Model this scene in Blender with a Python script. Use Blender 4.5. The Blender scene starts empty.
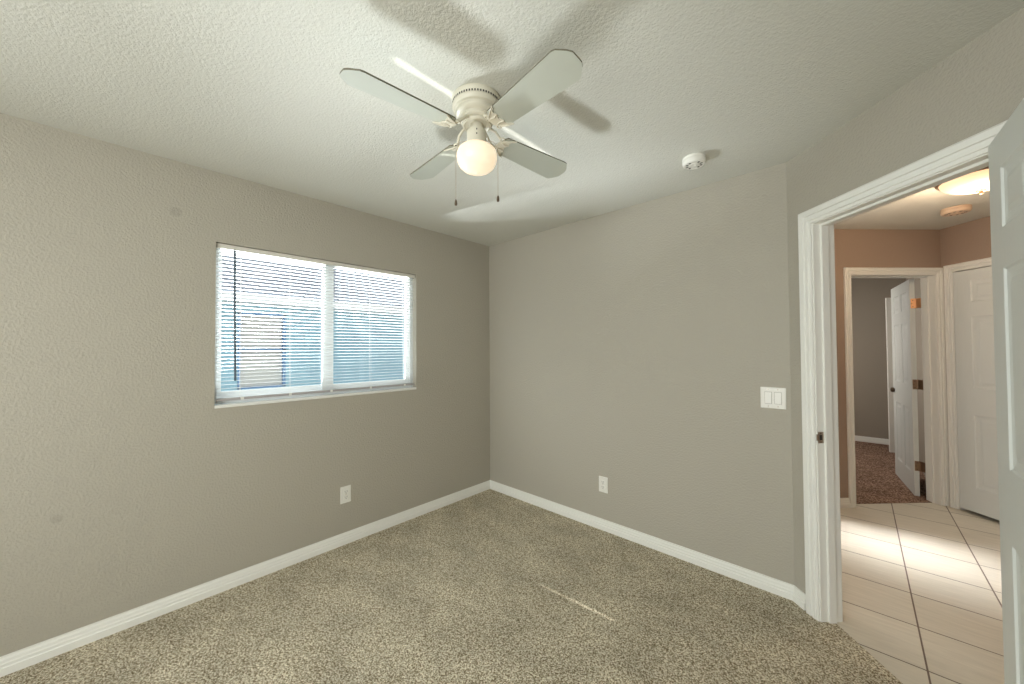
import bpy, bmesh, math, random
from mathutils import Vector, Matrix
random.seed(4)
PI = math.pi
S = math.sqrt(0.5)
scene = bpy.context.scene
COL = scene.collection

# ---------------------------------------------------------------- camera
YAW, PITCH, ROLL = math.radians(133.148), math.radians(1.1025), math.radians(-0.3166)
CAM = Vector((2.71732, -2.56708, 1.39462))
fwd = Vector((math.cos(YAW)*math.cos(PITCH), math.sin(YAW)*math.cos(PITCH), math.sin(PITCH)))
rgt = fwd.cross(Vector((0, 0, 1))).normalized()
upv = rgt.cross(fwd)
r2 = rgt*math.cos(ROLL) + upv*math.sin(ROLL)
u2 = -rgt*math.sin(ROLL) + upv*math.cos(ROLL)
cd = bpy.data.cameras.new('camera')
cam = bpy.data.objects.new('camera', cd)
COL.objects.link(cam)
cd.sensor_width = 36
cd.sensor_fit = 'HORIZONTAL'
cd.lens = 368.767/1024*36
cd.clip_start = 0.02
m = Matrix.Identity(4)
for i in range(3):
    m[i][0], m[i][1], m[i][2], m[i][3] = r2[i], u2[i], -fwd[i], CAM[i]
cam.matrix_world = m
scene.camera = cam

# ---------------------------------------------------------------- world, sun, daylight
w = bpy.data.worlds.new('world')
scene.world = w
w.use_nodes = True
bg = w.node_tree.nodes['Background']
bg.inputs[0].default_value = (0.78, 0.88, 1.0, 1)
bg.inputs[1].default_value = 0.8

def light(name, kind, loc, target, energy, color, **kw):
    l = bpy.data.lights.new(name, kind)
    o = bpy.data.objects.new(name, l)
    COL.objects.link(o)
    o.location = loc
    d = Vector(target) - Vector(loc)
    o.rotation_euler = d.to_track_quat('-Z', 'Y').to_euler()
    l.energy = energy
    l.color = color
    for k, v in kw.items():
        setattr(l, k, v)
    return o

# afternoon sun from beyond the neighbour's roof: blocked by the slats, it slips through a slot added in them onto the carpet
light('sun', 'SUN', (0, 0, 0), (1, 0.068, -1.06), 3.0, (1, 0.95, 0.88), angle=0.005)
# sunlit ground between the two houses, sending light up through the blinds
light('ground_bounce', 'AREA', (-1.9, -1.8, 0.0), (1.0, -1.45, 2.0), 860, (0.95, 0.98, 1.0), shape='RECTANGLE', size=1.0, size_y=0.6)
# open sky above the gap between the houses
light('sky_gap', 'AREA', (-1.5, -1.5, 3.3), (0.6, -1.5, 0.9), 30, (0.88, 0.95, 1.0), shape='RECTANGLE', size=2.4, size_y=1.0)
# added fill shining through an invented opening in the wall behind the camera
light('back_fill', 'AREA', (2.0, -4.50, 1.45), (2.0, 0.0, 1.30), 70, (0.98, 1.0, 0.96), shape='RECTANGLE', size=1.9, size_y=1.25)
# the same sun mirrored up by the polished sill: a thin sheet of light that lands on the ceiling across the fan
light('sill_glint', 'AREA', (-0.004, -1.33, 1.084), (1.516, -1.32, 2.44), 0.06, (1.0, 0.98, 0.92), shape='RECTANGLE', size=1.16, size_y=0.006, spread=math.radians(0.9))
# daylight patch on the hall tiles from the west, with an added wide fill
light('hall_sun_patch', 'AREA', (1.25, 1.14, 1.9), (3.0, 1.16, 0.0), 2.6, (0.97, 0.98, 1.0), shape='RECTANGLE', size=0.5, size_y=0.45, spread=math.radians(25))
light('hall_fill', 'AREA', (1.1, 0.85, 1.3), (3.0, 1.22, 0.9), 21, (1.0, 0.95, 0.86), shape='RECTANGLE', size=1.1, size_y=1.6)  # wide fill added to brighten the hall doors and trim
light('bedroom_daylight', 'AREA', (1.75, 3.6, 1.6), (3.2, 3.9, 0.9), 16, (1, 0.93, 0.84), shape='RECTANGLE', size=1.2, size_y=1.2)

vs = scene.view_settings
vs.view_transform = 'Standard'
vs.look = 'None'
vs.exposure = 0.24
vs.gamma = 1
vs.use_curve_mapping = False
cy = scene.cycles
cy.use_denoising = True
cy.max_bounces = 8
cy.diffuse_bounces = 6
cy.sample_clamp_indirect = 2
cy.blur_glossy = 1.0
cy.caustics_reflective = False
cy.caustics_refractive = False

# ---------------------------------------------------------------- helpers
def mat(name, col, rough=0.6, bump=None, spec=0.3, metal=0, emit=None, es=0, noise=None):
    """bump=(scale, strength, distance); noise=(scale, amount) mottles the colour"""
    mt = bpy.data.materials.new(name)
    mt.use_nodes = True
    nt = mt.node_tree
    b = nt.nodes['Principled BSDF']
    b.inputs['Base Color'].default_value = (*col, 1)
    b.inputs['Roughness'].default_value = rough
    b.inputs['Specular IOR Level'].default_value = spec
    b.inputs['Metallic'].default_value = metal
    if emit:
        b.inputs['Emission Color'].default_value = (*emit, 1)
        b.inputs['Emission Strength'].default_value = es
    tc = nt.nodes.new('ShaderNodeTexCoord')
    if bump:
        n = nt.nodes.new('ShaderNodeTexNoise')
        n.inputs['Scale'].default_value = bump[0]
        n.inputs['Detail'].default_value = 3
        nt.links.new(tc.outputs['Object'], n.inputs['Vector'])
        bp = nt.nodes.new('ShaderNodeBump')
        bp.inputs['Strength'].default_value = bump[1]
        bp.inputs['Distance'].default_value = bump[2]
        nt.links.new(n.outputs['Fac'], bp.inputs['Height'])
        nt.links.new(bp.outputs['Normal'], b.inputs['Normal'])
    if noise:
        n = nt.nodes.new('ShaderNodeTexNoise')
        n.inputs['Scale'].default_value = noise[0]
        n.inputs['Detail'].default_value = 4
        nt.links.new(tc.outputs['Object'], n.inputs['Vector'])
        mx = nt.nodes.new('ShaderNodeMix')
        mx.data_type = 'RGBA'
        mx.inputs[6].default_value = (*[c*(1-noise[1]) for c in col], 1)
        mx.inputs[7].default_value = (*[min(1, c*(1+noise[1])) for c in col], 1)
        nt.links.new(n.outputs['Fac'], mx.inputs[0])
        nt.links.new(mx.outputs[2], b.inputs['Base Color'])
    return mt

M = {}
M['paint'] = mat('greige_paint', (0.425, 0.398, 0.338), 0.55, (95, 0.6, 0.006), 0.25)
M['ceiling'] = mat('textured_ceiling', (0.66, 0.66, 0.61), 0.8, (115, 0.38, 0.008), 0.1)
M['hall_lamplit_paint'] = mat('hall_lamplit_paint', (0.36, 0.275, 0.22), 0.55, (95, 0.4, 0.004), 0.25)  # greige paint with the warm lamp tone mixed into its colour
M['bed_paint'] = mat('bedroom_paint', (0.34, 0.30, 0.25), 0.6, (95, 0.4, 0.004), 0.2)
M['trim'] = mat('white_trim_enamel', (0.84, 0.84, 0.80), 0.5, None, 0.3)
M['door'] = mat('white_door', (0.76, 0.78, 0.76), 0.4, None, 0.4)
M['plastic'] = mat('white_plastic', (0.82, 0.81, 0.76), 0.35, (40, 0.05, 0.001), 0.4)
M['hall_plastic'] = mat('brownish_plastic', (0.62, 0.47, 0.35), 0.45, (40, 0.05, 0.001), 0.3)
M['gap'] = mat('painted_gap_shadow', (0.40, 0.38, 0.34), 0.5, (40, 0.05, 0.001))  # darker plastic paints the shadow line round each rocker
M['dark'] = mat('dark_slot', (0.05, 0.045, 0.04), 0.6, (40, 0.05, 0.001))
M['fan'] = mat('fan_white', (0.66, 0.63, 0.53), 0.35, (30, 0.05, 0.001), 0.4)
M['blade'] = mat('fan_blade', (0.50, 0.52, 0.46), 0.45, (60, 0.08, 0.001), 0.3, noise=(9, 0.04))
M['blade_edge'] = mat('blade_edge_shade', (0.15, 0.14, 0.10), 0.6, (60, 0.1, 0.001))  # brown edge colour carries the shade of rims turned from the window
M['slat'] = mat('blind_slat', (0.78, 0.79, 0.78), 0.4, (30, 0.05, 0.001), 0.3)
M['rail'] = mat('blind_rail', (0.70, 0.68, 0.62), 0.4, (30, 0.05, 0.001), 0.3)
M['bottom_rail'] = mat('blind_bottom_rail', (0.42, 0.40, 0.40), 0.4, (30, 0.05, 0.001), 0.3)
M['wand'] = mat('backlit_wand', (0.07, 0.10, 0.13), 0.2, (30, 0.05, 0.001), 0.5)  # clear plastic coloured dark for its backlit look
M['vinyl'] = mat('window_vinyl', (0.74, 0.77, 0.78), 0.35, (30, 0.05, 0.001), 0.4)
M['sill'] = mat('marble_sill', (0.80, 0.80, 0.77), 0.25, (20, 0.05, 0.001), 0.5, noise=(14, 0.06))
M['bronze'] = mat('aged_bronze', (0.30, 0.20, 0.13), 0.35, (60, 0.1, 0.001), 0.5, 0.8)
M['dark_bronze'] = mat('dark_bronze', (0.13, 0.09, 0.06), 0.35, (60, 0.1, 0.001), 0.5, 0.7)
M['lamplit_bronze'] = mat('lamplit_hinge', (0.85, 0.45, 0.22), 0.4, (60, 0.1, 0.001), 0.5, 0.5)  # bronze of the top hinge with lamp shine put into the colour
M['nickel'] = mat('worn_nickel', (0.55, 0.48, 0.40), 0.3, (60, 0.1, 0.001), 0.5, 0.9)
M['bulb'] = mat('lamp_glass', (0.55, 0.50, 0.42), 0.3, None, 0.4, emit=(1.0, 0.80, 0.55), es=0.66)
M['bowl'] = mat('lamp_bowl_glass', (0.55, 0.45, 0.35), 0.3, None, 0.4, emit=(1.0, 0.66, 0.36), es=0.95)
M['blue'] = mat('blue_stucco', (0.30, 0.50, 0.62), 0.8, (60, 0.5, 0.01), 0.1, noise=(3, 0.05))
M['fascia'] = mat('white_fascia', (0.58, 0.60, 0.60), 0.5, (20, 0.1, 0.002))
M['navy'] = mat('window_trim_blue', (0.10, 0.22, 0.42), 0.5, (20, 0.1, 0.002))
M['nblind'] = mat('neighbour_blind', (0.56, 0.56, 0.54), 0.5, (20, 0.1, 0.002))
M['soil'] = mat('pale_gravel', (0.42, 0.40, 0.36), 0.9, (60, 0.8, 0.02), 0.1, noise=(12, 0.2))

def spotted_wall():
    mt = M['paint'].copy(); mt.name = 'greige_paint_with_touch_ups'
    nt = mt.node_tree; N, L = nt.nodes.new, nt.links.new
    b = nt.nodes['Principled BSDF']
    tc = N('ShaderNodeTexCoord')
    fac = None
    for c, rad in (((0, -2.359, 2.157), 0.022), ((0, -2.754, 0.62), 0.016)):
        d = N('ShaderNodeVectorMath'); d.operation = 'DISTANCE'; d.inputs[1].default_value = c
        L(tc.outputs['Object'], d.inputs[0])
        mr = N('ShaderNodeMapRange'); mr.inputs[1].default_value = rad; mr.inputs[2].default_value = rad*1.3
        mr.inputs[3].default_value = 0.88; mr.inputs[4].default_value = 1.0
        L(d.outputs['Value'], mr.inputs[0])
        if fac is None: fac = mr.outputs[0]
        else:
            mn = N('ShaderNodeMath'); mn.operation = 'MINIMUM'
            L(fac, mn.inputs[0]); L(mr.outputs[0], mn.inputs[1]); fac = mn.outputs[0]
    sc = N('ShaderNodeVectorMath'); sc.operation = 'SCALE'
    sc.inputs[0].default_value = b.inputs['Base Color'].default_value[:3]
    L(fac, sc.inputs['Scale']); L(sc.outputs[0], b.inputs['Base Color'])
    return mt
M['paint_left'] = spotted_wall()

def nodes(name):
    mt = bpy.data.materials.new(name)
    mt.use_nodes = True
    nt = mt.node_tree
    return mt, nt, nt.nodes['Principled BSDF'], nt.nodes.new('ShaderNodeTexCoord')

def carpet(name, dark, mid, pale, scale=150):
    mt, nt, b, tc = nodes(name)
    N, L = nt.nodes.new, nt.links.new
    n1 = N('ShaderNodeTexNoise'); n1.inputs['Scale'].default_value = scale; n1.inputs['Detail'].default_value = 2.5
    n1.inputs['Roughness'].default_value = 0.7
    L(tc.outputs['Object'], n1.inputs['Vector'])
    rp = N('ShaderNodeValToRGB')
    e = rp.color_ramp.elements
    e[0].position = 0.38; e[0].color = (*dark, 1)
    e[1].position = 0.63; e[1].color = (*pale, 1)
    k = e.new(0.5); k.color = (*mid, 1)
    L(n1.outputs['Fac'], rp.inputs[0])
    n2 = N('ShaderNodeTexNoise'); n2.inputs['Scale'].default_value = 3.2; n2.inputs['Detail'].default_value = 3
    mp = N('ShaderNodeMapping'); mp.inputs['Scale'].default_value = (1, 1.6, 1)
    L(tc.outputs['Object'], mp.inputs['Vector']); L(mp.outputs[0], n2.inputs['Vector'])
    mr = N('ShaderNodeMapRange')
    mr.inputs[1].default_value = 0.3; mr.inputs[2].default_value = 0.7
    mr.inputs[3].default_value = 0.84; mr.inputs[4].default_value = 1.12
    L(n2.outputs['Fac'], mr.inputs[0])
    mx = N('ShaderNodeVectorMath'); mx.operation = 'SCALE'
    L(rp.outputs[0], mx.inputs[0]); L(mr.outputs[0], mx.inputs['Scale'])
    L(mx.outputs[0], b.inputs['Base Color'])
    b.inputs['Roughness'].default_value = 1; b.inputs['Specular IOR Level'].default_value = 0
    bp = N('ShaderNodeBump'); bp.inputs['Strength'].default_value = 0.9; bp.inputs['Distance'].default_value = 0.012
    L(n1.outputs['Fac'], bp.inputs['Height']); L(bp.outputs[0], b.inputs['Normal'])
    return mt
M['carpet'] = carpet('beige_speckled_carpet', (0.19, 0.145, 0.082), (0.52, 0.455, 0.335), (0.88, 0.82, 0.67), 140)
M['brown_carpet'] = carpet('brown_carpet', (0.10, 0.058, 0.04), (0.27, 0.172, 0.128), (0.54, 0.39, 0.30), 90)

def tile_mat():
    mt, nt, b, tc = nodes('cream_floor_tile')
    N, L = nt.nodes.new, nt.links.new
    mp = N('ShaderNodeMapping'); mp.inputs['Location'].default_value = (-2.913+0.3445*20, -0.173+0.3445*20, 0)
    L(tc.outputs['Object'], mp.inputs['Vector'])
    br = N('ShaderNodeTexBrick'); br.offset = 0; br.squash = 1
    br.inputs['Scale'].default_value = 1; br.inputs['Brick Width'].default_value = 0.3445
    br.inputs['Row Height'].default_value = 0.3445; br.inputs['Mortar Size'].default_value = 0.0035
    br.inputs['Mortar Smooth'].default_value = 0.1
    br.inputs['Color1'].default_value = (0.70, 0.655, 0.56, 1); br.inputs['Color2'].default_value = (0.65, 0.605, 0.51, 1)
    br.inputs['Mortar'].default_value = (0.17, 0.13, 0.10, 1)
    L(mp.outputs[0], br.inputs['Vector'])
    m2 = N('ShaderNodeMapping'); m2.inputs['Scale'].default_value = (3, 26, 1)
    L(tc.outputs['Object'], m2.inputs['Vector'])
    n = N('ShaderNodeTexNoise'); n.inputs['Scale'].default_value = 2; n.inputs['Detail'].default_value = 5
    L(m2.outputs[0], n.inputs['Vector'])
    mr = N('ShaderNodeMapRange'); mr.inputs[3].default_value = 0.82; mr.inputs[4].default_value = 1.16
    L(n.outputs['Fac'], mr.inputs[0])
    mx = N('ShaderNodeVectorMath'); mx.operation = 'SCALE'
    L(br.outputs['Color'], mx.inputs[0]); L(mr.outputs[0], mx.inputs['Scale'])
    L(mx.outputs[0], b.inputs['Base Color'])
    b.inputs['Roughness'].default_value = 0.45; b.inputs['Specular IOR Level'].default_value = 0.35
    bp = N('ShaderNodeBump'); bp.invert = True; bp.inputs['Strength'].default_value = 0.5; bp.inputs['Distance'].default_value = 0.002
    L(br.outputs['Fac'], bp.inputs['Height']); L(bp.outputs[0], b.inputs['Normal'])
    return mt
M['tile'] = tile_mat()

def shingle_mat():
    mt, nt, b, tc = nodes('roof_shingles')
    N, L = nt.nodes.new, nt.links.new
    mp = N('ShaderNodeMapping'); mp.inputs['Rotation'].default_value = (0, 0, PI/2)
    L(tc.outputs['Object'], mp.inputs['Vector'])
    br = N('ShaderNodeTexBrick'); br.inputs['Scale'].default_value = 1
    br.inputs['Brick Width'].default_value = 0.24; br.inputs['Row Height'].default_value = 0.13
    br.inputs['Mortar Size'].default_value = 0.010
    br.inputs['Color1'].default_value = (0.30, 0.34, 0.40, 1); br.inputs['Color2'].default_value = (0.17, 0.20, 0.25, 1)
    br.inputs['Mortar'].default_value = (0.08, 0.09, 0.11, 1)
    L(mp.outputs[0], br.inputs['Vector'])
    L(br.outputs['Color'], b.inputs['Base Color'])
    b.inputs['Roughness'].default_value = 0.9
    return mt
M['shingle'] = shingle_mat()

def grain_door():
    mt, nt, b, tc = nodes('moulded_door_woodgrain')
    N, L = nt.nodes.new, nt.links.new
    mp = N('ShaderNodeMapping'); mp.inputs['Scale'].default_value = (60, 60, 3.0)
    L(tc.outputs['Object'], mp.inputs['Vector'])
    n = N('ShaderNodeTexNoise'); n.inputs['Scale'].default_value = 1.6; n.inputs['Detail'].default_value = 2; n.inputs['Distortion'].default_value = 0.6
    L(mp.outputs[0], n.inputs['Vector'])
    bp = N('ShaderNodeBump'); bp.inputs['Strength'].default_value = 0.45; bp.inputs['Distance'].default_value = 0.002
    L(n.outputs['Fac'], bp.inputs['Height']); L(bp.outputs[0], b.inputs['Normal'])
    b.inputs['Base Color'].default_value = (0.70, 0.73, 0.71, 1); b.inputs['Roughness'].default_value = 0.4
    return mt
M['door'] = grain_door()

def pane_mat():
    mt = bpy.data.materials.new('window_pane'); mt.use_nodes = True
    nt = mt.node_tree
    for n in list(nt.nodes): nt.nodes.remove(n)
    o = nt.nodes.new('ShaderNodeOutputMaterial'); mx = nt.nodes.new('ShaderNodeMixShader')
    t = nt.nodes.new('ShaderNodeBsdfTransparent'); g = nt.nodes.new('ShaderNodeBsdfGlossy')
    t.inputs[0].default_value = (0.95, 0.97, 0.97, 1); g.inputs['Roughness'].default_value = 0.02
    mx.inputs[0].default_value = 0.06
    nt.links.new(t.outputs[0], mx.inputs[1]); nt.links.new(g.outputs[0], mx.inputs[2]); nt.links.new(mx.outputs[0], o.inputs[0])
    return mt
M['pane'] = pane_mat()

def box(bm, x0, x1, y0, y1, z0, z1):
    v = [bm.verts.new(c) for c in ((x0,y0,z0),(x1,y0,z0),(x1,y1,z0),(x0,y1,z0),(x0,y0,z1),(x1,y0,z1),(x1,y1,z1),(x0,y1,z1))]
    for f in ((0,3,2,1),(4,5,6,7),(0,1,5,4),(1,2,6,5),(2,3,7,6),(3,0,4,7)):
        bm.faces.new([v[i] for i in f])

def prism(bm, pts, z0, z1):
    a = [bm.verts.new((x, y, z0)) for x, y in pts]
    b = [bm.verts.new((x, y, z1)) for x, y in pts]
    n = len(pts)
    bm.faces.new(a[::-1]); bm.faces.new(b)
    for i in range(n):
        bm.faces.new((a[i], a[(i+1) % n], b[(i+1) % n], b[i]))

def lathe(bm, prof, seg=48, c=(0, 0, 0), closed=True):
    rings = []
    for r, z in prof:
        if r < 1e-6:
            rings.append([bm.verts.new((c[0], c[1], c[2]+z))])
        else:
            rings.append([bm.verts.new((c[0]+r*math.cos(2*PI*i/seg), c[1]+r*math.sin(2*PI*i/seg), c[2]+z)) for i in range(seg)])
    for a, b in zip(rings, rings[1:]):
        for i in range(seg):
            j = (i+1) % seg
            if len(a) == 1 and len(b) == 1: continue
            if len(a) == 1: bm.faces.new((a[0], b[j], b[i]))
            elif len(b) == 1: bm.faces.new((a[i], a[j], b[0]))
            else: bm.faces.new((a[i], a[j], b[j], b[i]))
    for rg in (rings[0], rings[-1]):
        if len(rg) > 2 and closed:
            bm.faces.new(rg)

def tube(bm, pts, r, seg=8):
    pts = [Vector(p) for p in pts]
    rings = []
    prev = None
    for i, p in enumerate(pts):
        t = (pts[min(i+1, len(pts)-1)] - pts[max(i-1, 0)]).normalized()
        a = prev if prev is not None else (Vector((0, 0, 1)) if abs(t.z) < 0.9 else Vector((1, 0, 0)))
        n = (a - t*a.dot(t)).normalized()
        prev = n
        b = t.cross(n)
        rr = r[i] if isinstance(r, (list, tuple)) else r
        rings.append([bm.verts.new(p + (n*math.cos(2*PI*k/seg) + b*math.sin(2*PI*k/seg))*rr) for k in range(seg)])
    for a, b in zip(rings, rings[1:]):
        for k in range(seg):
            bm.faces.new((a[k], a[(k+1) % seg], b[(k+1) % seg], b[k]))
    bm.faces.new(rings[0][::-1]); bm.faces.new(rings[-1])

def obj(name, bm, m, parent=None, smooth=False, bevel=0, mx=None, kind=None, label=None, category=None, group=None):
    if mx is not None:
        bmesh.ops.transform(bm, matrix=mx, verts=bm.verts)
    bmesh.ops.recalc_face_normals(bm, faces=bm.faces)
    me = bpy.data.meshes.new(name)
    bm.to_mesh(me); bm.free()
    o = bpy.data.objects.new(name, me)
    COL.objects.link(o)
    me.materials.append(m)
    if smooth:
        for p in me.polygons: p.use_smooth = True
        try:
            me.set_sharp_from_angle(angle=math.radians(35))
        except Exception:
            pass
    if bevel:
        b = o.modifiers.new('bevel', 'BEVEL'); b.width = bevel; b.segments = 2; b.limit_method = 'ANGLE'
    if parent: o.parent = parent
    if kind: o['kind'] = kind
    if label: o['label'] = label
    if category: o['category'] = category
    if group: o['group'] = group
    return o

def empty(name, loc, rz=0, label=None, category=None, kind=None, group=None, tilt=None):
    o = bpy.data.objects.new(name, None)
    COL.objects.link(o)
    o.location = loc
    o.rotation_euler = tilt if tilt else (0, 0, rz)
    o.empty_display_size = 0.05
    if label: o['label'] = label
    if category: o['category'] = category
    if kind: o['kind'] = kind
    if group: o['group'] = group
    return o

BM = bmesh.new
def struct(name, bm, m, label, cat, parent=None, **kw):
    return obj(name, bm, m, parent, kind='structure', label=label, category=cat, **kw)

H = 2.44
X1 = 2.44                       # where the back wall meets the diagonal door wall
TD = 1.0                        # length of the diagonal wall
# frame of the diagonal door wall: local x = t along it (towards the camera), local y = -n (into the room), local z up
FD = Matrix(((S, -S, 0, X1), (-S, -S, 0, 0), (0, 0, 1, 0), (0, 0, 0, 1)))
def D(t, n):                    # plan point on the diagonal wall; n > 0 is the hall side
    return (X1 + S*t + S*n, -S*t + S*n)
XR, YR = D(TD, 0)               # right wall starts here
YS = -4.30                      # wall behind the camera

# ================================================================= ROOM SHELL
bm = BM()
T = 0.11
WY0, WY1, WZ0, WZ1 = -2.185, -0.85, 1.060, 2.030
box(bm, -T, 0, YS-T, WY0, -0.02, H)
box(bm, -T, 0, WY1, T, -0.02, H)
box(bm, -T, 0, WY0, WY1, -0.02, WZ0)
box(bm, -T, 0, WY0, WY1, WZ1, H)
struct('wall_left', bm, M['paint_left'], 'long greige textured wall holding the window with white blinds', 'wall')

bm = BM()
prism(bm, [(0, 0), (X1, 0), (D(0, T)[0], D(0, T)[1]), (D(0, T)[0]-0.03, T), (0, T)], -0.02, H)
struct('wall_back', bm, M['paint'], 'greige wall with the light switch, right of the far corner', 'wall')

OT0, OT1, OH = 0.167, 0.925, 2.032      # clear door opening
bm = BM()
JT = 0.018
prism(bm, [D(0, 0), D(OT0-JT, 0), D(OT0-JT, T), D(0, T)], -0.02, H)
prism(bm, [D(OT1+JT, 0), D(TD, 0), D(TD, T), D(OT1+JT, T)], -0.02, H)
prism(bm, [D(OT0-JT, 0), D(OT1+JT, 0), D(OT1+JT, T), D(OT0-JT, T)], OH+JT, H)
struct('wall_diagonal', bm, M['paint'], 'short angled greige wall around the open doorway', 'wall')

bm = BM()
prism(bm, [(XR, YR), (XR, YS), (XR+T, YS), (XR+T, D(TD, T)[1]), D(TD, T)], -0.02, H)
struct('wall_right', bm, M['paint'], 'greige wall behind the near open door', 'wall')
bm = BM()
SX0, SX1, SZ0, SZ1 = 1.02, 2.98, 0.80, 2.10
box(bm, 0, SX0, YS-T, YS, -0.02, H)
box(bm, SX1, XR+T, YS-T, YS, -0.02, H)
box(bm, SX0, SX1, YS-T, YS, -0.02, SZ0)
box(bm, SX0, SX1, YS-T, YS, SZ1, H)
struct('wall_front', bm, M['paint'], 'greige wall behind the camera with a wide opening added for the fill light', 'wall')

bm = BM()
prism(bm, [(-0.02, T), (-0.02, YS-0.05), (XR+0.05, YS-0.05), (XR+0.05, YR), D(TD, 0.05), D(0, 0.05), (X1, T)], H, H+0.1)
struct('ceiling', bm, M['ceiling'], 'white stippled ceiling with the fan on it', 'ceiling')
bm = BM()
prism(bm, [(0.9, 0.05), D(0, 0.05), D(TD, 0.05), (XR+0.05, -1.0), (4.5, -1.0), (4.5, 5.2), (0.9, 5.2)], H, H+0.1)
struct('ceiling_hall', bm, M['ceiling'], 'smooth cream hall ceiling seen through the doorway', 'ceiling')

bm = BM()
prism(bm, [(0, 0), (0, YS), (XR, YS), (XR, YR), D(TD, 0.0), D(OT1, 0.0), D(OT1, 0.002), D(OT0, 0.070), D(OT0, 0.0), D(0, 0)], -0.02, 0.002)
struct('floor', bm, M['carpet'], 'beige and brown speckled carpet of the empty room', 'floor')

# hall and far bedroom
PA = (3.27, 2.436)
def F(a, n):                    # far diagonal wall: a runs left-down from the corner, n>0 is behind it
    return (PA[0]-S*a-S*n, PA[1]-S*a+S*n)
def G(b, n):                    # closet wall: b runs right-down from the corner, n>0 is behind it
    return (PA[0]+S*b+S*n, PA[1]-S*b+S*n)
bm = BM()
prism(bm, [D(OT0, 0.070), D(OT1, 0.002), D(OT1+0.4, 0.13), (3.3, -1.0), (4.5, -1.0), (4.5, 1.6), G(0, 0.2), F(0.0, 0.06), F(1.25, 0.06), (2.3, 1.55), (0.9, 1.55), (0.9, T), (X1, T)], -0.02, 0)
struct('floor_hall', bm, M['tile'], 'cream square floor tiles with dark grout in the hall', 'floor')
bm = BM()
prism(bm, [F(1.3, 0.06), F(-0.15, 0.06), (3.5, 2.7), (3.5, 5.1), (1.4, 5.1), (1.4, 1.8), F(1.3, 0.3)], -0.02, 0.004)
struct('floor_bedroom', bm, M['brown_carpet'], 'brown carpet in the far bedroom', 'floor')

FA0, FA1 = 0.060, 0.832
bm = BM()
prism(bm, [F(0, 0), F(FA0-JT, 0), F(FA0-JT, T), F(-0.12, T)], -0.02, H)
prism(bm, [F(FA1+JT, 0), F(1.5, 0), F(1.5, T), F(FA1+JT, T)], -0.02, H)
prism(bm, [F(FA0-JT, 0), F(FA1+JT, 0), F(FA1+JT, T), F(FA0-JT, T)], OH+JT, H)
struct('wall_hall_far', bm, M['hall_lamplit_paint'], 'far hall wall around the open bedroom doorway', 'wall')
GB0, GB1 = 0.092, 0.86
bm = BM()
prism(bm, [G(0, 0), G(GB0-0.01, 0), G(GB0-0.01, T), G(0, T)], -0.02, H)
prism(bm, [G(GB1+0.01, 0), G(1.9, 0), G(1.9, T), G(GB1+0.01, T)], -0.02, H)
prism(bm, [G(GB0-0.01, 0), G(GB1+0.01, 0), G(GB1+0.01, T), G(GB0-0.01, T)], 2.052, H)
struct('wall_hall_right', bm, M['hall_lamplit_paint'], 'hall wall holding the closed white closet door', 'wall')
bm = BM()
prism(bm, [G(-0.1, T), G(1.1, T), G(1.1, T+0.08), G(-0.1, T+0.08)], -0.02, H)
struct('wall_closet_blocker', bm, M['dark'], 'dark backing added behind the closet door to block light', 'wall')  # added unseen backing, keeps stray light out of the door gaps
bm = BM()
box(bm, 0.9, 2.3, 1.55, 1.65, -0.02, H)
struct('wall_hall_north', bm, M['hall_lamplit_paint'], 'hall wall running left out of sight', 'wall')
bm = BM()
prism(bm, [(0.9, T), (X1, T), D(0, T), (X1, T+0.012), (0.9, T+0.012)], -0.02, H)
struct('wall_hall_south', bm, M['hall_lamplit_paint'], 'hall side of the wall with the light switch', 'wall')
bm = BM()
box(bm, 0.8, 0.9, T, 1.65, -0.02, H)
struct('wall_hall_west', bm, M['hall_lamplit_paint'], 'end of the hall to the left, out of sight', 'wall')
bm = BM()
box(bm, 4.5, 4.6, -1.0, 1.5, -0.02, H)
box(bm, XR+T, 4.6, -1.1, -1.0, -0.02, H)
struct('wall_hall_east', bm, M['hall_lamplit_paint'], 'end of the hall to the right, out of sight', 'wall')
bm = BM()
box(bm, 1.4, 3.6, 4.95, 5.05, -0.02, H)
struct('wall_bedroom_back', bm, M['bed_paint'], 'dim brown wall at the back of the far bedroom', 'wall')
bm = BM()
box(bm, 3.22, 3.32, 2.62, 4.95, -0.02, H)
struct('wall_bedroom_right', bm, M['bed_paint'], 'bedroom wall behind the far open door', 'wall')
bm = BM()
box(bm, 1.4, 1.5, 1.7, 4.95, -0.02, H)
struct('wall_bedroom_left', bm, M['bed_paint'], 'bedroom wall out of sight to the left', 'wall')

# ================================================================= BASEBOARDS
BP = [(0, 0), (0.017, 0), (0.017, 0.034), (0.012, 0.038), (0.012, 0.050), (0.009, 0.054), (0.008, 0.066), (0.004, 0.074), (0.004, 0.082), (0, 0.082)]
def sweep_plan(bm, pts, inward, prof):
    """sweep a profile (depth, z) along a plan polyline; inward = +1/-1 picks the side; mitred at corners"""
    P = [Vector((x, y)) for x, y in pts]
    nr = []
    for a, b in zip(P, P[1:]):
        d = (b-a).normalized()
        nr.append(Vector((-d.y, d.x))*inward)
    offs = []
    for i in range(len(P)):
        if i == 0: offs.append(nr[0])
        elif i == len(P)-1: offs.append(nr[-1])
        else:
            s = nr[i-1]+nr[i]
            offs.append(s/(s.dot(nr[i])))
    rings = [[bm.verts.new((P[i].x+offs[i].x*u, P[i].y+offs[i].y*u, z)) for u, z in prof] for i in range(len(P))]
    k = len(prof)
    for a, b in zip(rings, rings[1:]):
        for i in range(k):
            bm.faces.new((a[i], a[(i+1) % k], b[(i+1) % k], b[i]))
    bm.faces.new(rings[0]); bm.faces.new(rings[-1][::-1])
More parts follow.
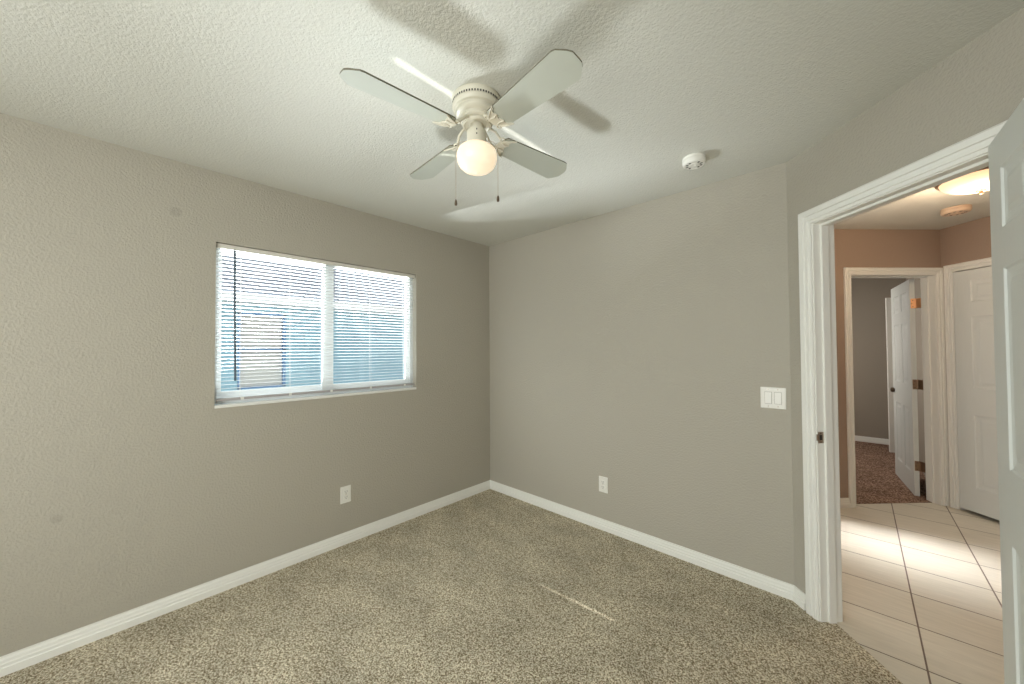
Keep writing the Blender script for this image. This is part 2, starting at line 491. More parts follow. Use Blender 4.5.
def base(name, pts, inward, label, m='trim'):
    bm = BM(); sweep_plan(bm, pts, inward, BP)
    struct(name, bm, M[m], label, 'baseboard')
base('baseboard_left', [(0, YS), (0, -0.0001)], -1, 'white stepped baseboard under the window wall')
base('baseboard_back', [(0.0, 0), (X1, 0), D(0.082, 0)], -1, 'white baseboard along the wall with the switch, to the door casing')
base('baseboard_right', [(XR, YR-0.02), (XR, YS)], -1, 'white baseboard behind the near open door')
base('baseboard_hall_far', [F(0.89, 0), F(1.4, 0)], 1, 'short white hall baseboard left of the far doorway')
base('baseboard_bedroom', [(1.5, 4.95), (3.22, 4.95)], -1, 'white baseboard at the back of the far bedroom')

# ================================================================= DOOR TRIM
CP = [(0, 0), (0, 0.008), (0.013, 0.009), (0.015, 0.014), (0.028, 0.014), (0.030, 0.0095), (0.036, 0.0095), (0.038, 0.017), (0.058, 0.019), (0.066, 0.012), (0.066, 0)]
def casing(bm, x0, x1, h, M4, reveal=0.005, side=1, z0=0.0, ws=1.12):
    """mitred casing round three sides of an opening in the local x-z plane, standing out along local +y*side"""
    rings = [[], [], [], []]
    for u, v in CP:
        u = u*ws + reveal
        for r, c in zip(rings, ((x0-u, z0), (x0-u, h+u), (x1+u, h+u), (x1+u, z0))):
            r.append(bm.verts.new(M4 @ Vector((c[0], v*side, c[1]))))
    k = len(CP)
    for a, b in zip(rings, rings[1:]):
        for i in range(k):
            bm.faces.new((a[i], a[(i+1) % k], b[(i+1) % k], b[i]))
    bm.faces.new(rings[0]); bm.faces.new(rings[-1])
def jamb(bm, x0, x1, h, M4, depth, stop_at=0.045, z0=0.0):
    """lining of an opening; local y runs out of the wall front face, lining goes to y=-depth"""
    def bx(*a):
        b2 = BM(); box(b2, *a); bmesh.ops.transform(b2, matrix=M4, verts=b2.verts)
        me = bpy.data.meshes.new('t'); b2.to_mesh(me); b2.free(); bm.from_mesh(me); bpy.data.meshes.remove(me)
    bx(x0-JT, x0, -depth, 0.0, z0, h+JT)
    bx(x1, x1+JT, -depth, 0.0, z0, h+JT)
    bx(x0, x1, -depth, 0.0, h, h+JT)
    s0, s1 = -stop_at-0.035, -stop_at
    bx(x0, x0+0.011, s0, s1, z0, h)
    bx(x1-0.011, x1, s0, s1, z0, h)
    bx(x0+0.011, x1-0.011, s0, s1, h-0.011, h)

t1 = empty('trim_1', (*D(0.55, 0), 0), kind='structure', label='white fluted casing and jamb of the near doorway', category='door frame')
inv = Matrix.Translation(-Vector((*D(0.55, 0), 0)))
bm = BM(); casing(bm, OT0, OT1, OH, inv @ FD); obj('casing', bm, M['trim'], t1)
bm = BM(); jamb(bm, OT0, OT1, OH, inv @ FD, T+0.002, 0.038); obj('jamb', bm, M['trim'], t1)
bm = BM(); casing(bm, OT0, OT1, OH, inv @ FD @ Matrix.Translation((0, -T, 0)), side=-1); obj('hall_side_casing', bm, M['trim'], t1)
# strike plate on the left jamb
bm = BM()
box(bm, OT0-0.001, OT0+0.0015, -0.033, -0.004, 0.905, 0.962)
box(bm, OT0-0.001, OT0+0.0020, -0.004, 0.0035, 0.917, 0.950)
sp = obj('strike_plate', bm, M['nickel'], t1, mx=inv @ FD, label='worn metal strike plate')
bm = BM(); box(bm, OT0+0.0005, OT0+0.0022, -0.025, -0.011, 0.920, 0.947); obj('latch_hole', bm, M['dark'], sp, mx=inv @ FD)
for z in (0.911, 0.956):
    bm = BM(); lathe(bm, [(0.003, 0), (0.003, 0.0008)], 10)
    obj('screw', bm, M['dark'], sp, mx=inv @ FD @ Matrix.Translation((OT0+0.0012, -0.018, z)) @ Matrix.Rotation(PI/2, 4, 'Y'))

# far doorway: local x = a, local y out into the hall
FF = Matrix(((-S, S, 0, PA[0]), (-S, -S, 0, PA[1]), (0, 0, 1, 0), (0, 0, 0, 1)))
t2 = empty('trim_2', (*F(0.45, 0), 0), kind='structure', label='cream casing and jamb of the far bedroom doorway', category='door frame')
inv2 = Matrix.Translation(-Vector((*F(0.45, 0), 0)))
bm = BM(); casing(bm, FA0, FA1, OH, inv2 @ FF, reveal=0.003, ws=0.93); obj('casing', bm, M['trim'], t2)
bm = BM(); jamb(bm, FA0, FA1, OH, inv2 @ FF, T+0.002, 0.05); obj('jamb', bm, M['trim'], t2)
# closet doorway: local x = b, local y out into the hall
FG = Matrix(((S, -S, 0, PA[0]), (-S, -S, 0, PA[1]), (0, 0, 1, 0), (0, 0, 0, 1)))
t3 = empty('trim_3', (*G(0.45, 0), 0), kind='structure', label='cream casing around the closed hall closet door', category='door frame')
inv3 = Matrix.Translation(-Vector((*G(0.45, 0), 0)))
bm = BM(); casing(bm, GB0, GB1, 2.042, inv3 @ FG, reveal=0.002, ws=0.95); obj('casing', bm, M['trim'], t3)
bm = BM()
b4 = inv3 @ FG
jamb(bm, GB0, GB1, 2.042, b4, T, 0.06); obj('jamb', bm, M['trim'], t3)

# ================================================================= SIX-PANEL DOORS
def panel_door(w, h, t=0.035):
    """slab in local x (0..w), y (-t..0), z (0..h), moulded panels both sides"""
    bm = BM()
    st = 0.112; mid = 0.10
    pw = (w-2*st-mid)/2
    xs = [0, st, st+pw, st+pw+mid, w-st, w]
    zs = [0, 0.195, 0.800, 1.020, 1.615, 1.735, 1.915, h]
    ys = (0.0, -t)
    prof = [(0.0, 0.0), (0.006, 0.005), (0.012, 0.006), (0.020, 0.0075), (0.034, 0.0075), (0.052, 0.0025)]
    for y, sg in ((0.0, -1), (-t, 1)):
        for i in range(5):
            for j in range(7):
                x0, x1, z0, z1 = xs[i], xs[i+1], zs[j], zs[j+1]
                if i in (1, 3) and j in (1, 3, 5):
                    last = None
                    for k, (q, d) in enumerate(prof):
                        if j == 5 and k > 4: q = 0.05
                        ring = [bm.verts.new((a, y+sg*d, b)) for a, b in ((x0+q, z0+q), (x1-q, z0+q), (x1-q, z1-q), (x0+q, z1-q))]
                        if last:
                            for e in range(4):
                                bm.faces.new((last[e], last[(e+1) % 4], ring[(e+1) % 4], ring[e]))
                        last = ring
                    bm.faces.new(last)
                else:
                    bm.faces.new([bm.verts.new(c) for c in ((x0, y, z0), (x1, y, z0), (x1, y, z1), (x0, y, z1))])
    for a, b in (((0, 0), (w, 0)), ((w, 0), (w, h)), ((w, h), (0, h)), ((0, h), (0, 0))):
        bm.faces.new([bm.verts.new(c) for c in ((a[0], 0, a[1]), (b[0], 0, b[1]), (b[0], -t, b[1]), (a[0], -t, a[1]))])
    bmesh.ops.remove_doubles(bm, verts=bm.verts, dist=1e-5)
    return bm

def hinge(parent, loc, rz, m, spread=1, tag=None):
    """two leaves folded about a knuckle barrel"""
    o = None
    bm = BM()
    lathe(bm, [(0.0055, -0.045), (0.0055, -0.016)], 14); lathe(bm, [(0.0052, -0.0145), (0.0052, 0.0145)], 14); lathe(bm, [(0.0055, 0.016), (0.0055, 0.045)], 14)
    lathe(bm, [(0.0, -0.052), (0.004, -0.050), (0.004, 0.050), (0.0, 0.052)], 12)
    box(bm, 0.004, 0.036, -0.001, 0.001, -0.045, 0.045)
    box(bm, -0.036, -0.004, -0.001, 0.001, -0.045, 0.045)
    o = obj('hinge', bm, m, parent, mx=Matrix.Translation(loc) @ Matrix.Rotation(rz, 4, 'Z'), label=tag)
    bm = BM()
    for sx in (-0.022, 0.022):
        for z in (-0.03, 0.0, 0.03):
            xx = sx + (0.006 if z == 0 else 0)*(1 if sx > 0 else -1)
            b2 = BM(); lathe(b2, [(0.0035, -0.0018), (0.0035, 0.0018)], 10)
            bmesh.ops.transform(b2, matrix=Matrix.Translation((xx, 0, z)) @ Matrix.Rotation(PI/2, 4, 'X'), verts=b2.verts)
            me = bpy.data.meshes.new('t'); b2.to_mesh(me); b2.free(); bm.from_mesh(me); bpy.data.meshes.remove(me)
    obj('screw', bm, M['dark'], o, mx=Matrix.Translation(loc) @ Matrix.Rotation(rz, 4, 'Z'))
    return o

def knob(parent, x, z, m, t=0.035):
    for y, sg in ((0.0, 1), (-t, -1)):
        bm = BM()
        lathe(bm, [(0.032, 0), (0.032, 0.004), (0.026, 0.009), (0.013, 0.011), (0.011, 0.028), (0.017, 0.034), (0.026, 0.044), (0.027, 0.054), (0.020, 0.064), (0.0, 0.067)], 24)
        obj('knob', bm, m, parent, smooth=True, mx=Matrix.Translation((x, y, z)) @ Matrix.Rotation(-PI/2*sg, 4, 'X'), label='round metal door knob')

# near door: hinged on the right jamb, swung flat towards the camera, parallel to the window wall
hx, hy = 3.033, -0.668
d1 = empty('door_1', (hx, hy, 0), -PI/2 + math.radians(1.3), kind='structure', label='white six-panel door swung open at the right edge of the picture', category='door')
obj('leaf', panel_door(0.745, 2.022), M['door'], d1, mx=Matrix.Translation((0, 0.0, 0.012)) @ Matrix.Translation((0, 0.035, 0)))
for z in (0.25, 1.02, 1.80):
    hinge(d1, (-0.006, 0.045, z), 0.6, M['nickel'], tag='satin metal hinge')
knob(d1, 0.69, 0.93, M['nickel'])
for o in d1.children:
    pass

# far bedroom door
fx, fy = 3.114, 2.515
ang = math.atan2(0.75, -0.085)
d2 = empty('door_2', (fx, fy, 0), ang, kind='structure', label='white six-panel bedroom door standing open beyond the hall', category='door')
obj('leaf', panel_door(0.755, 2.018), M['door'], d2, mx=Matrix.Translation((0, 0.035, 0.012)))
knob(d2, 0.695, 0.93, M['dark_bronze'])
for i, z in enumerate((0.29, 1.045, 1.80)):
    bm = BM()
    lathe(bm, [(0, -0.047), (0.0055, -0.046), (0.0055, 0.046), (0, 0.047)], 14)
    box(bm, -0.0025, 0.0005, 0.004, 0.032, -0.045, 0.045)            # plate let into the door's edge
    b2 = BM(); box(b2, 0.004, 0.046, -0.0012, 0.0012, -0.045, 0.045)  # plate on the jamb, facing the hall
    bmesh.ops.transform(b2, matrix=Matrix.Rotation(-PI/4 - ang, 4, 'Z'), verts=b2.verts)
    me = bpy.data.meshes.new('t'); b2.to_mesh(me); b2.free(); bm.from_mesh(me); bpy.data.meshes.remove(me)
    hg = obj('hinge', bm, M['bronze'] if i < 2 else M['lamplit_bronze'], d2, mx=Matrix.Translation((-0.004, -0.003, z+0.0)), label='dark bronze hinge' if i < 2 else 'top hinge, lamp shine painted in as a coppery tone')
    for zz in (-0.03, 0, 0.03):
        bm = BM(); lathe(bm, [(0.0035, 0), (0.0035, 0.001)], 10)
        obj('screw', bm, M['dark'], hg, mx=Matrix.Translation((-0.0062, 0.015 + (0.007 if zz == 0 else 0), z+zz)) @ Matrix.Rotation(-PI/2, 4, 'Y'))
# closet door in the hall
d3 = empty('door_3', (*G(GB0+0.012, 0.012), 0), -PI/4, kind='structure', label='closed cream six-panel closet door in the hall', category='door')
obj('leaf', panel_door(GB1-GB0-0.018, 2.002), M['door'], d3, mx=Matrix.Translation((0, 0, 0.030)))
knob(d3, 0.69, 0.93, M['bronze'])
# closet door standing ajar further back in the bedroom
d4 = empty('door_4', (2.995, 4.40, 0), math.radians(14), kind='structure', label='narrow edge of a white closet door behind the bedroom door', category='door')
obj('leaf', panel_door(0.62, 2.03), M['trim'], d4, mx=Matrix.Translation((0, 0, 0.015)))

# ================================================================= WINDOW
w1 = empty('window_1', (0, (WY0+WY1)/2, WZ0), kind='structure', label='white sliding window behind the blinds', category='window')
yc = (WY0+WY1)/2
def wm(bm): return Matrix.Translation((0, -yc, -WZ0))
bm = BM()
xa, xb = -0.115, -0.055
ZB = 1.078
box(bm, xa, xb, WY0, WY0+0.018, ZB, WZ1)
box(bm, xa, xb, WY1-0.030, WY1, ZB, WZ1)
box(bm, xa, xb, WY0+0.018, WY1-0.03, WZ1-0.018, WZ1)
box(bm, xa, xb, WY0+0.018, WY1-0.03, ZB, ZB+0.035)
fr = obj('window_frame', bm, M['vinyl'], w1, mx=wm(0), bevel=0.002)
for (y0, y1, x0, x1, nm) in ((WY0+0.018, -1.50, -0.108, -0.086, 'sash'), (-1.575, WY1-0.03, -0.084, -0.062, 'sash')):
    bm = BM()
    sw = 0.024
    z0, z1 = ZB+0.035, WZ1-0.018
    box(bm, x0, x1, y0, y0+(sw if y0 < -2 else 0.075), z0, z1)
    box(bm, x0, x1, y1-(0.036 if y1 > -1 else 0.06), y1, z0, z1)
    ya, yb = y0+(sw if y0 < -2 else 0.075), y1-(0.036 if y1 > -1 else 0.06)
    box(bm, x0, x1, ya, yb, z0, z0+0.035)
    box(bm, x0, x1, ya, yb, z1-0.018, z1)
    s_ = obj(nm, bm, M['vinyl'], w1, mx=wm(0))
    bm = BM(); xm = (x0+x1)/2
    box(bm, xm-0.002, xm+0.002, ya-0.004, yb+0.004, z0+0.031, z1-0.014)
    obj('pane', bm, M['pane'], s_, mx=wm(0))
bm = BM()
box(bm, -0.055, 0.006, WY0-0.0, WY1+0.0, WZ0, ZB)
obj('window_sill', bm, M['sill'], w1, mx=wm(0), bevel=0.003, label='white marble window sill')

# blinds
BX = -0.026
bl = empty('window_blind', (BX, yc, ZB), label='white horizontal mini blind with open slats hanging in the window', category='blind')
def bmx(): return Matrix.Translation((-BX, -yc, -ZB))
y0, y1 = WY0+0.006, WY1-0.006
bm = BM(); box(bm, BX-0.014, BX+0.014, y0, y1, WZ1-0.028, WZ1-0.003)
obj('headrail', bm, M['rail'], bl, mx=bmx(), bevel=0.002)
bm = BM(); box(bm, BX-0.012, BX+0.012, y0+0.004, y1-0.004, 1.098, 1.112)
br_ = obj('bottom_rail', bm, M['bottom_rail'], bl, mx=bmx(), bevel=0.003, label='grey bottom rail of the blind')
for yy in (-2.05, -1.79, -1.53, -1.24, -0.95):
    bm = BM(); box(bm, BX+0.0122, BX+0.0142, yy-0.008, yy+0.008, 1.097, 1.113)
    obj('cord_button', bm, M['plastic'], br_, mx=bmx())
bm = BM()
NS = 40
TILT = math.radians(-3)
for i in range(NS):
    z = 1.125 + i*(1.990-1.125)/(NS-1)
    pr = []
    for k in range(5):
        u = -0.0125 + 0.025*k/4
        zz = 0.0022*(1-(u/0.0125)**2)
        # outer edge (negative x) raised by TILT
        pr.append((BX + u*math.cos(TILT) + zz*math.sin(TILT), z - u*math.sin(TILT) + zz*math.cos(TILT)))
    runs = [(y0+0.003, -0.951), (-0.931, y1-0.003)] if z > 1.45 else [(y0+0.003, y1-0.003)]  # upper slats split by an added slot that shapes the sun strip
    for ya, yb in runs:
        a = [bm.verts.new((x, ya, q)) for x, q in pr]
        b = [bm.verts.new((x, yb, q)) for x, q in pr]
        a2 = [bm.verts.new((x, ya, q-0.0006)) for x, q in pr]
        b2 = [bm.verts.new((x, yb, q-0.0006)) for x, q in pr]
        for k in range(4):
            bm.faces.new((a[k], b[k], b[k+1], a[k+1]))
            bm.faces.new((a2[k], a2[k+1], b2[k+1], b2[k]))
        bm.faces.new((a[0], a2[0], b2[0], b[0])); bm.faces.new((a[4], b[4], b2[4], a2[4]))
obj('slats', bm, M['slat'], bl, mx=bmx())
for yy in (-2.06, -1.79, -1.53, -1.24, -0.955):
    bm = BM()
    for dx in (-0.0132, 0.0132):
        tube(bm, [(BX+dx, yy, 1.105), (BX+dx, yy, 2.005)], 0.0009, 5)
    obj('ladder_cord', bm, M['slat'], bl, mx=bmx())
bm = BM(); tube(bm, [(BX+0.022, -2.095, 1.995), (BX+0.024, -2.093, 1.6), (BX+0.023, -2.088, 1.215)], 0.0062, 8)
tube(bm, [(BX+0.010, -2.095, 2.003), (BX+0.022, -2.095, 2.003), (BX+0.022, -2.095, 1.99)], 0.002, 6)
obj('tilt_wand', bm, M['wand'], bl, mx=bmx(), label='clear tilt wand, painted dark as if backlit')

# ================================================================= ELECTRICAL PLATES
def outlet(loc, rz, label):
    """duplex outlet; local +y points out of the wall"""
    r = empty('wall_outlet', loc, rz, label=label, category='outlet', group='duplex outlets low on the room walls')
    bm = BM(); box(bm, -0.037, 0.037, -0.001, 0.006, -0.060, 0.060); obj('cover_plate', bm, M['plastic'], r, bevel=0.003)
    for z in (0.0195, -0.0195):
        bm = BM()
        pts = []
        for k in range(24):
            a = 2*PI*k/24
            pts.append((0.0172*math.cos(a), max(-0.0135, min(0.0135, 0.0172*math.sin(a)))))
        prism(bm, pts, 0, 0.0085)
        rc = obj('receptacle', bm, M['plastic'], r, mx=Matrix.Translation((0, 0, z)) @ Matrix.Rotation(-PI/2, 4, 'X'))
        bm = BM()
        box(bm, -0.0085, -0.006, 0.008, 0.0088, z-0.001, z+0.009)
        box(bm, 0.006, 0.0085, 0.008, 0.0088, z+0.0, z+0.008)
        box(bm, -0.0025, 0.0025, 0.008, 0.0088, z-0.010, z-0.005)
        obj('slots', bm, M['dark'], rc)
    bm = BM(); lathe(bm, [(0.0032, 0), (0.0032, 0.0012)], 12)
    obj('screw', bm, M['nickel'], r, mx=Matrix.Translation((0, 0.0055, 0)) @ Matrix.Rotation(-PI/2, 4, 'X'))
outlet((0, -1.435, 0.3525), -PI/2, 'white duplex outlet low on the window wall, left of the corner')
outlet((1.269, 0, 0.3475), PI, 'white duplex outlet low on the wall that also holds the light switch')

sw = empty('light_switch', (2.359, 0, 1.107), PI, label='white double rocker light switch beside the doorway', category='light switch')
bm = BM(); box(bm, -0.0605, 0.0605, -0.001, 0.006, -0.0605, 0.0605); obj('cover_plate', bm, M['plastic'], sw, bevel=0.003)
for x in (-0.023, 0.023):
    bm = BM(); box(bm, x-0.0175, x+0.0175, 0.004, 0.0068, -0.0345, 0.0345)
    fb = obj('rocker_shadow_frame', bm, M['gap'], sw, bevel=0.001)
    bm = BM()
    v = [bm.verts.new(c) for c in ((x-0.0155, 0.005, -0.032), (x+0.0155, 0.005, -0.032), (x+0.0155, 0.005, 0.032), (x-0.0155, 0.005, 0.032),
                                   (x-0.0155, 0.0115, -0.032), (x+0.0155, 0.0115, -0.032), (x+0.0155, 0.0075, 0.032), (x-0.0155, 0.0075, 0.032))]
    for f in ((0,1,2,3),(4,5,6,7),(0,1,5,4),(1,2,6,5),(2,3,7,6),(3,0,4,7)): bm.faces.new([v[i] for i in f])
    obj('rocker', bm, M['plastic'], fb)
for x in (-0.023, 0.023):
    for z in (-0.048, 0.048):
        bm = BM(); lathe(bm, [(0.003, 0), (0.003, 0.001)], 10)
        obj('screw', bm, M['nickel'], sw, mx=Matrix.Translation((x, 0.0056, z)) @ Matrix.Rotation(-PI/2, 4, 'X'))

# ================================================================= SMOKE DETECTORS
def detector(loc, r, label, rz=0.0, tint='plastic'):
    e = empty('smoke_detector', loc, rz, label=label, category='smoke detector')
    bm = BM(); lathe(bm, [(0, 0.001), (r*0.98, 0.001), (r*1.0, -0.004), (r*0.98, -0.010), (r*0.9, -0.012), (0, -0.012)], 48); obj('mounting_base', bm, M[tint], e, smooth=True)
    bm = BM(); lathe(bm, [(0, -0.011), (r*0.97, -0.011), (r*1.0, -0.016), (r*0.99, -0.030), (r*0.93, -0.038), (r*0.80, -0.041), (r*0.78, -0.0395), (r*0.45, -0.0395), (r*0.43, -0.042), (0, -0.043)], 48)
    bd = obj('body', bm, M[tint], e, smooth=True)
    for k in range(10):
        if k in (3, 8): continue
        bm = BM(); box(bm, r*0.52, r*0.72, -r*0.08, r*0.08, -0.0405, -0.039)
        obj('vent', bm, M['dark'], bd, mx=Matrix.Rotation(2*PI*k/10, 4, 'Z'))
    bm = BM(); lathe(bm, [(0, -0.0455), (r*0.13, -0.0455), (r*0.14, -0.042)], 16, c=(r*0.1, 0, 0)); obj('test_button', bm, M[tint], bd)
    return e
detector((2.078, -0.412, H), 0.059, 'round white smoke detector on the ceiling right of the fan')
detector((3.275, 1.745, H), 0.078, 'round smoke detector on the hall ceiling beyond the lamp', 0.7, 'hall_plastic')

# ================================================================= CEILING FAN
FC = (1.568, -1.550)
fan = empty('ceiling_fan', (*FC, H), label='white four-blade ceiling fan with lit globe and two pull chains', category='ceiling fan')
def zr(z): return z - H
bm = BM()
lathe(bm, [(0, 0.001), (0.100, 0.001), (0.102, zr(2.436)), (0.102, zr(2.424)), (0.100, zr(2.421)), (0.100, zr(2.409)), (0.102, zr(2.406)), (0.101, zr(2.398)), (0.095, zr(2.391)),
           (0.086, zr(2.389)), (0.084, zr(2.386)), (0.088, zr(2.378)), (0.087, zr(2.370)), (0.080, zr(2.363)), (0.071, zr(2.361)), (0.069, zr(2.357)), (0.072, zr(2.351)), (0.068, zr(2.344)), (0.060, zr(2.340)), (0, zr(2.340))], 64)
hs = obj('motor_housing', bm, M['fan'], fan, smooth=True)
bm = BM()
for k in range(56):
    b2 = BM(); box(b2, 0.0985, 0.1008, -0.0028, 0.0028, zr(2.411), zr(2.419))
    bmesh.ops.transform(b2, matrix=Matrix.Rotation(2*PI*k/56, 4, 'Z'), verts=b2.verts)
    me = bpy.data.meshes.new('t'); b2.to_mesh(me); b2.free(); bm.from_mesh(me); bpy.data.meshes.remove(me)
obj('vent_slots', bm, M['dark'], hs)
bm = BM()
lathe(bm, [(0.036, zr(2.341)), (0.058, zr(2.341)), (0.062, zr(2.336)), (0.060, zr(2.329)), (0.052, zr(2.327)), (0.046, zr(2.331)), (0.036, zr(2.331))], 48)
obj('flywheel_ring', bm, M['fan'], fan, smooth=True)
bm = BM()
lathe(bm, [(0, zr(2.341)), (0.030, zr(2.341)), (0.030, zr(2.312)), (0.034, zr(2.309)), (0.040, zr(2.306)), (0.041, zr(2.300)), (0.041, zr(2.252)), (0.043, zr(2.248)), (0.050, zr(2.246)), (0.050, zr(2.239)), (0, zr(2.239))], 40)
sh = obj('switch_housing', bm, M['fan'], fan, smooth=True)
bm = BM()
da = math.atan2(CAM.y-FC[1], CAM.x-FC[0])
for z in (2.294, 2.276):
    b2 = BM(); box(b2, 0.040, 0.0425, -0.002, 0.002, zr(z)-0.003, zr(z)+0.003)
    bmesh.ops.transform(b2, matrix=Matrix.Rotation(da, 4, 'Z'), verts=b2.verts)
    me = bpy.data.meshes.new('t'); b2.to_mesh(me); b2.free(); bm.from_mesh(me); bpy.data.meshes.remove(me)
obj('reverse_switch', bm, M['dark'], sh)
bm = BM()
lathe(bm, [(0.046, zr(2.243)), (0.052, zr(2.240)), (0.066, zr(2.235)), (0.078, zr(2.224)), (0.083, zr(2.209)), (0.084, zr(2.196)), (0.081, zr(2.178)), (0.073, zr(2.161)),
           (0.058, zr(2.147)), (0.040, zr(2.138)), (0.020, zr(2.133)), (0.010, zr(2.131)), (0.005, zr(2.128)), (0, zr(2.127))], 48)
obj('lamp_globe', bm, M['bulb'], fan, smooth=True, label='lit opal glass globe')

BLZ = 2.297
def blade_bm():
    """blade along local +x, lying in x-y, thickness in z"""
    L0, L1 = 0.124, 0.536
    hw0, hw1 = 0.049, 0.067
    top = [(L0+0.006, 0), (L0, hw0-0.014), (L0+0.012, hw0)]
    tip = [(L1-0.052, hw1), (L1-0.038, hw1-0.003), (L1-0.020, hw1-0.020), (L1-0.010, hw1-0.030), (L1-0.001, hw1-0.044), (L1, hw1-0.054)]
    up = top[1:] + tip
    pts = up + [(x, -y) for x, y in up[::-1]]
    bm = BM(); prism(bm, pts, -0.003, 0.003)
    return bm
def iron_bm():
    """cast scroll bracket: pointed plate under the blade root plus two curling arms to the flywheel"""
    bm = BM()
    half = [(0.108, 0.010), (0.114, 0.022), (0.124, 0.026), (0.136, 0.036), (0.152, 0.044), (0.176, 0.057), (0.170, 0.047), (0.158, 0.040), (0.153, 0.030), (0.157, 0.019), (0.152, 0.008), (0.147, 0.0)]
    pts = half + [(x, -y) for x, y in half[-2::-1]]
    prism(bm, pts, -0.0085, -0.0035)
    # arms: two curved ribs rising to the flywheel ring
    for sg in (-1, 1):
        tube(bm, [(0.052, 0.010*sg, 0.043), (0.068, 0.017*sg, 0.040), (0.086, 0.026*sg, 0.024), (0.104, 0.026*sg, 0.004), (0.120, 0.018*sg, -0.006), (0.140, 0.014*sg, -0.0075), (0.158, 0.020*sg, -0.0085)],
             [0.006, 0.006, 0.0055, 0.005, 0.005, 0.0045, 0.003], 8)
        # scroll curls
        c = (0.112, 0.030*sg)
        tube(bm, [(c[0]+0.011*math.cos(a)*(1-a/14), c[1]+0.011*math.sin(a)*sg*(1-a/14), -0.003) for a in [k*0.5 for k in range(12)]], 0.0032, 6)
        tube(bm, [(0.118, 0.020*sg, -0.006), (0.130, 0.034*sg, -0.0085), (0.150, 0.044*sg, -0.0095), (0.176, 0.057*sg, -0.0075)], [0.004, 0.0035, 0.003, 0.0018], 6)
    return bm
PITCHB = math.radians(12)
proto = None
for k in range(4):
    a = math.radians(-96.0 + 90*k)
    R = Matrix.Translation((0, 0, zr(BLZ))) @ Matrix.Rotation(a, 4, 'Z') @ Matrix.Rotation(-PITCHB*-1, 4, 'X')
    R0 = Matrix.Translation((0, 0, zr(BLZ))) @ Matrix.Rotation(a, 4, 'Z')
    R = R0 @ Matrix.Rotation(-PITCHB, 4, 'X')
    b = obj('blade', blade_bm(), M['blade'], fan, mx=R)
    b.data.materials.append(M['blade_edge'])
    for p in b.data.polygons:
        if len(p.vertices) == 4: p.material_index = 1
    ir = obj('blade_iron', iron_bm(), M['fan'], b, mx=R0 @ Matrix.Rotation(-PITCHB, 4, 'X'), smooth=True)
for sg, zl in ((-1, 2.020), (1, 2.035)):
    px, py = rgt.x*0.088*sg, rgt.y*0.088*sg
    bm = BM()
    tube(bm, [(px*0.45, py*0.45, zr(2.268)), (px*0.8, py*0.8, zr(2.262)), (px*0.98, py*0.98, zr(2.235)), (px, py, zr(2.20)), (px, py, zr(zl))], 0.0011, 6)
    ch = obj('pull_chain', bm, M['nickel'], fan)
    bm = BM(); lathe(bm, [(0, 0.002), (0.0025, 0), (0.0045, -0.008), (0.0060, -0.018), (0.0050, -0.024), (0, -0.026)], 16, c=(px, py, zr(zl)))
    obj('pull_knob', bm, M['dark_bronze'], ch, smooth=True)

# ================================================================= HALL LAMP
hl = empty('ceiling_light', (3.275, 0.975, H), label='lit glass bowl flush lamp on the hall ceiling', category='ceiling light')
bm = BM(); lathe(bm, [(0, 0.001), (0.150, 0.001), (0.158, -0.006), (0.178, -0.022), (0.182, -0.030), (0.176, -0.036), (0.166, -0.034), (0, -0.030)], 56); obj('pan', bm, M['bronze'], hl, smooth=True)
bm = BM(); lathe(bm, [(0.168, -0.033), (0.163, -0.046), (0.150, -0.062), (0.125, -0.080), (0.090, -0.094), (0.050, -0.102), (0, -0.104)], 56); obj('glass_bowl', bm, M['bowl'], hl, smooth=True)
bm = BM(); lathe(bm, [(0, -0.102), (0.022, -0.103), (0.020, -0.108), (0.008, -0.112), (0.007, -0.117), (0.010, -0.122), (0.008, -0.128), (0, -0.131)], 24); obj('finial', bm, M['bronze'], hl, smooth=True)
light('hall_bulb', 'POINT', (3.275, 0.975, H-0.20), (3.2, 0.9, 0), 14, (1.0, 0.74, 0.50), shadow_soft_size=0.08)

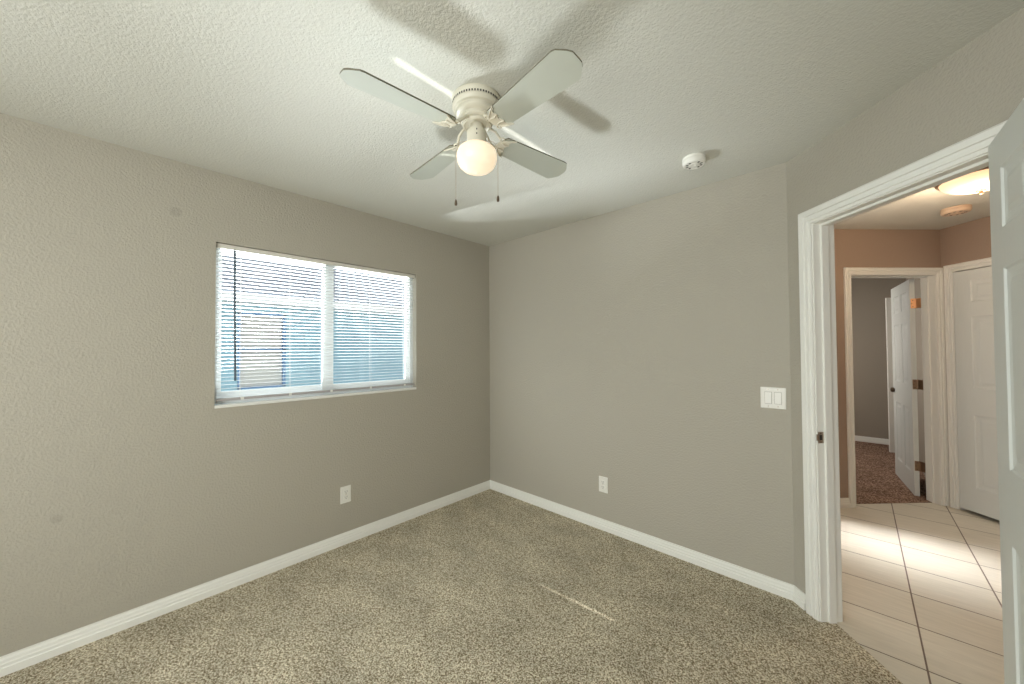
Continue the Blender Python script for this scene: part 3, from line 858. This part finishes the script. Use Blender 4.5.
# ================================================================= OUTSIDE THE WINDOW
nh = empty('neighbour_house', (-3.6, -0.5, 0), label='pale blue stucco house with grey shingle roof seen through the blinds', category='house')
def nm(): return Matrix.Translation((3.6, 0.5, 0))
NX = -3.6
ny0, ny1, nz0, nz1 = -1.43, -0.84, 0.85, 1.94
bm = BM()
box(bm, NX-0.2, NX, -8, ny0, -0.3, 2.2); box(bm, NX-0.2, NX, ny1, 8, -0.3, 2.2)
box(bm, NX-0.2, NX, ny0, ny1, -0.3, nz0); box(bm, NX-0.2, NX, ny0, ny1, nz1, 2.2)
obj('stucco_wall', bm, M['blue'], nh, mx=nm())
bm = BM(); box(bm, NX+0.42, NX+0.45, -8, 8, 2.045, 2.135); box(bm, NX-0.02, NX+0.42, -8, 8, 2.045, 2.06)
obj('fascia', bm, M['fascia'], nh, mx=nm())
bm = BM()
x0, z0 = NX+0.50, 2.135
v = [bm.verts.new(c) for c in ((x0, -8, z0), (x0, 8, z0), (x0-6, 8, z0+2.6), (x0-6, -8, z0+2.6), (x0, -8, z0+0.03), (x0, 8, z0+0.03), (x0-6, 8, z0+2.63), (x0-6, -8, z0+2.63))]
for f in ((0,1,2,3),(4,5,6,7),(0,1,5,4),(1,2,6,5),(2,3,7,6),(3,0,4,7)): bm.faces.new([v[i] for i in f])
obj('roof', bm, M['shingle'], nh, mx=nm())
bm = BM()
for a in ((ny0, ny0+0.03, nz0, nz1), (ny1-0.035, ny1, nz0, nz1), (ny0, ny1, nz0, nz0+0.03), (ny0, ny1, nz1-0.03, nz1), (ny0, ny1, 1.385, 1.415)):
    box(bm, NX-0.08, NX+0.015, *a)
nw = obj('window', bm, M['navy'], nh, mx=nm())
bm = BM(); box(bm, NX-0.07, NX-0.05, ny0+0.02, ny1-0.02, nz0+0.02, nz1-0.02); obj('closed_blind', bm, M['nblind'], nw, mx=nm())
bm = BM(); box(bm, -12, -0.12, -9, 9, -0.35, -0.30); 
struct('ground', bm, M['soil'], 'pale ground between the two houses', 'ground')
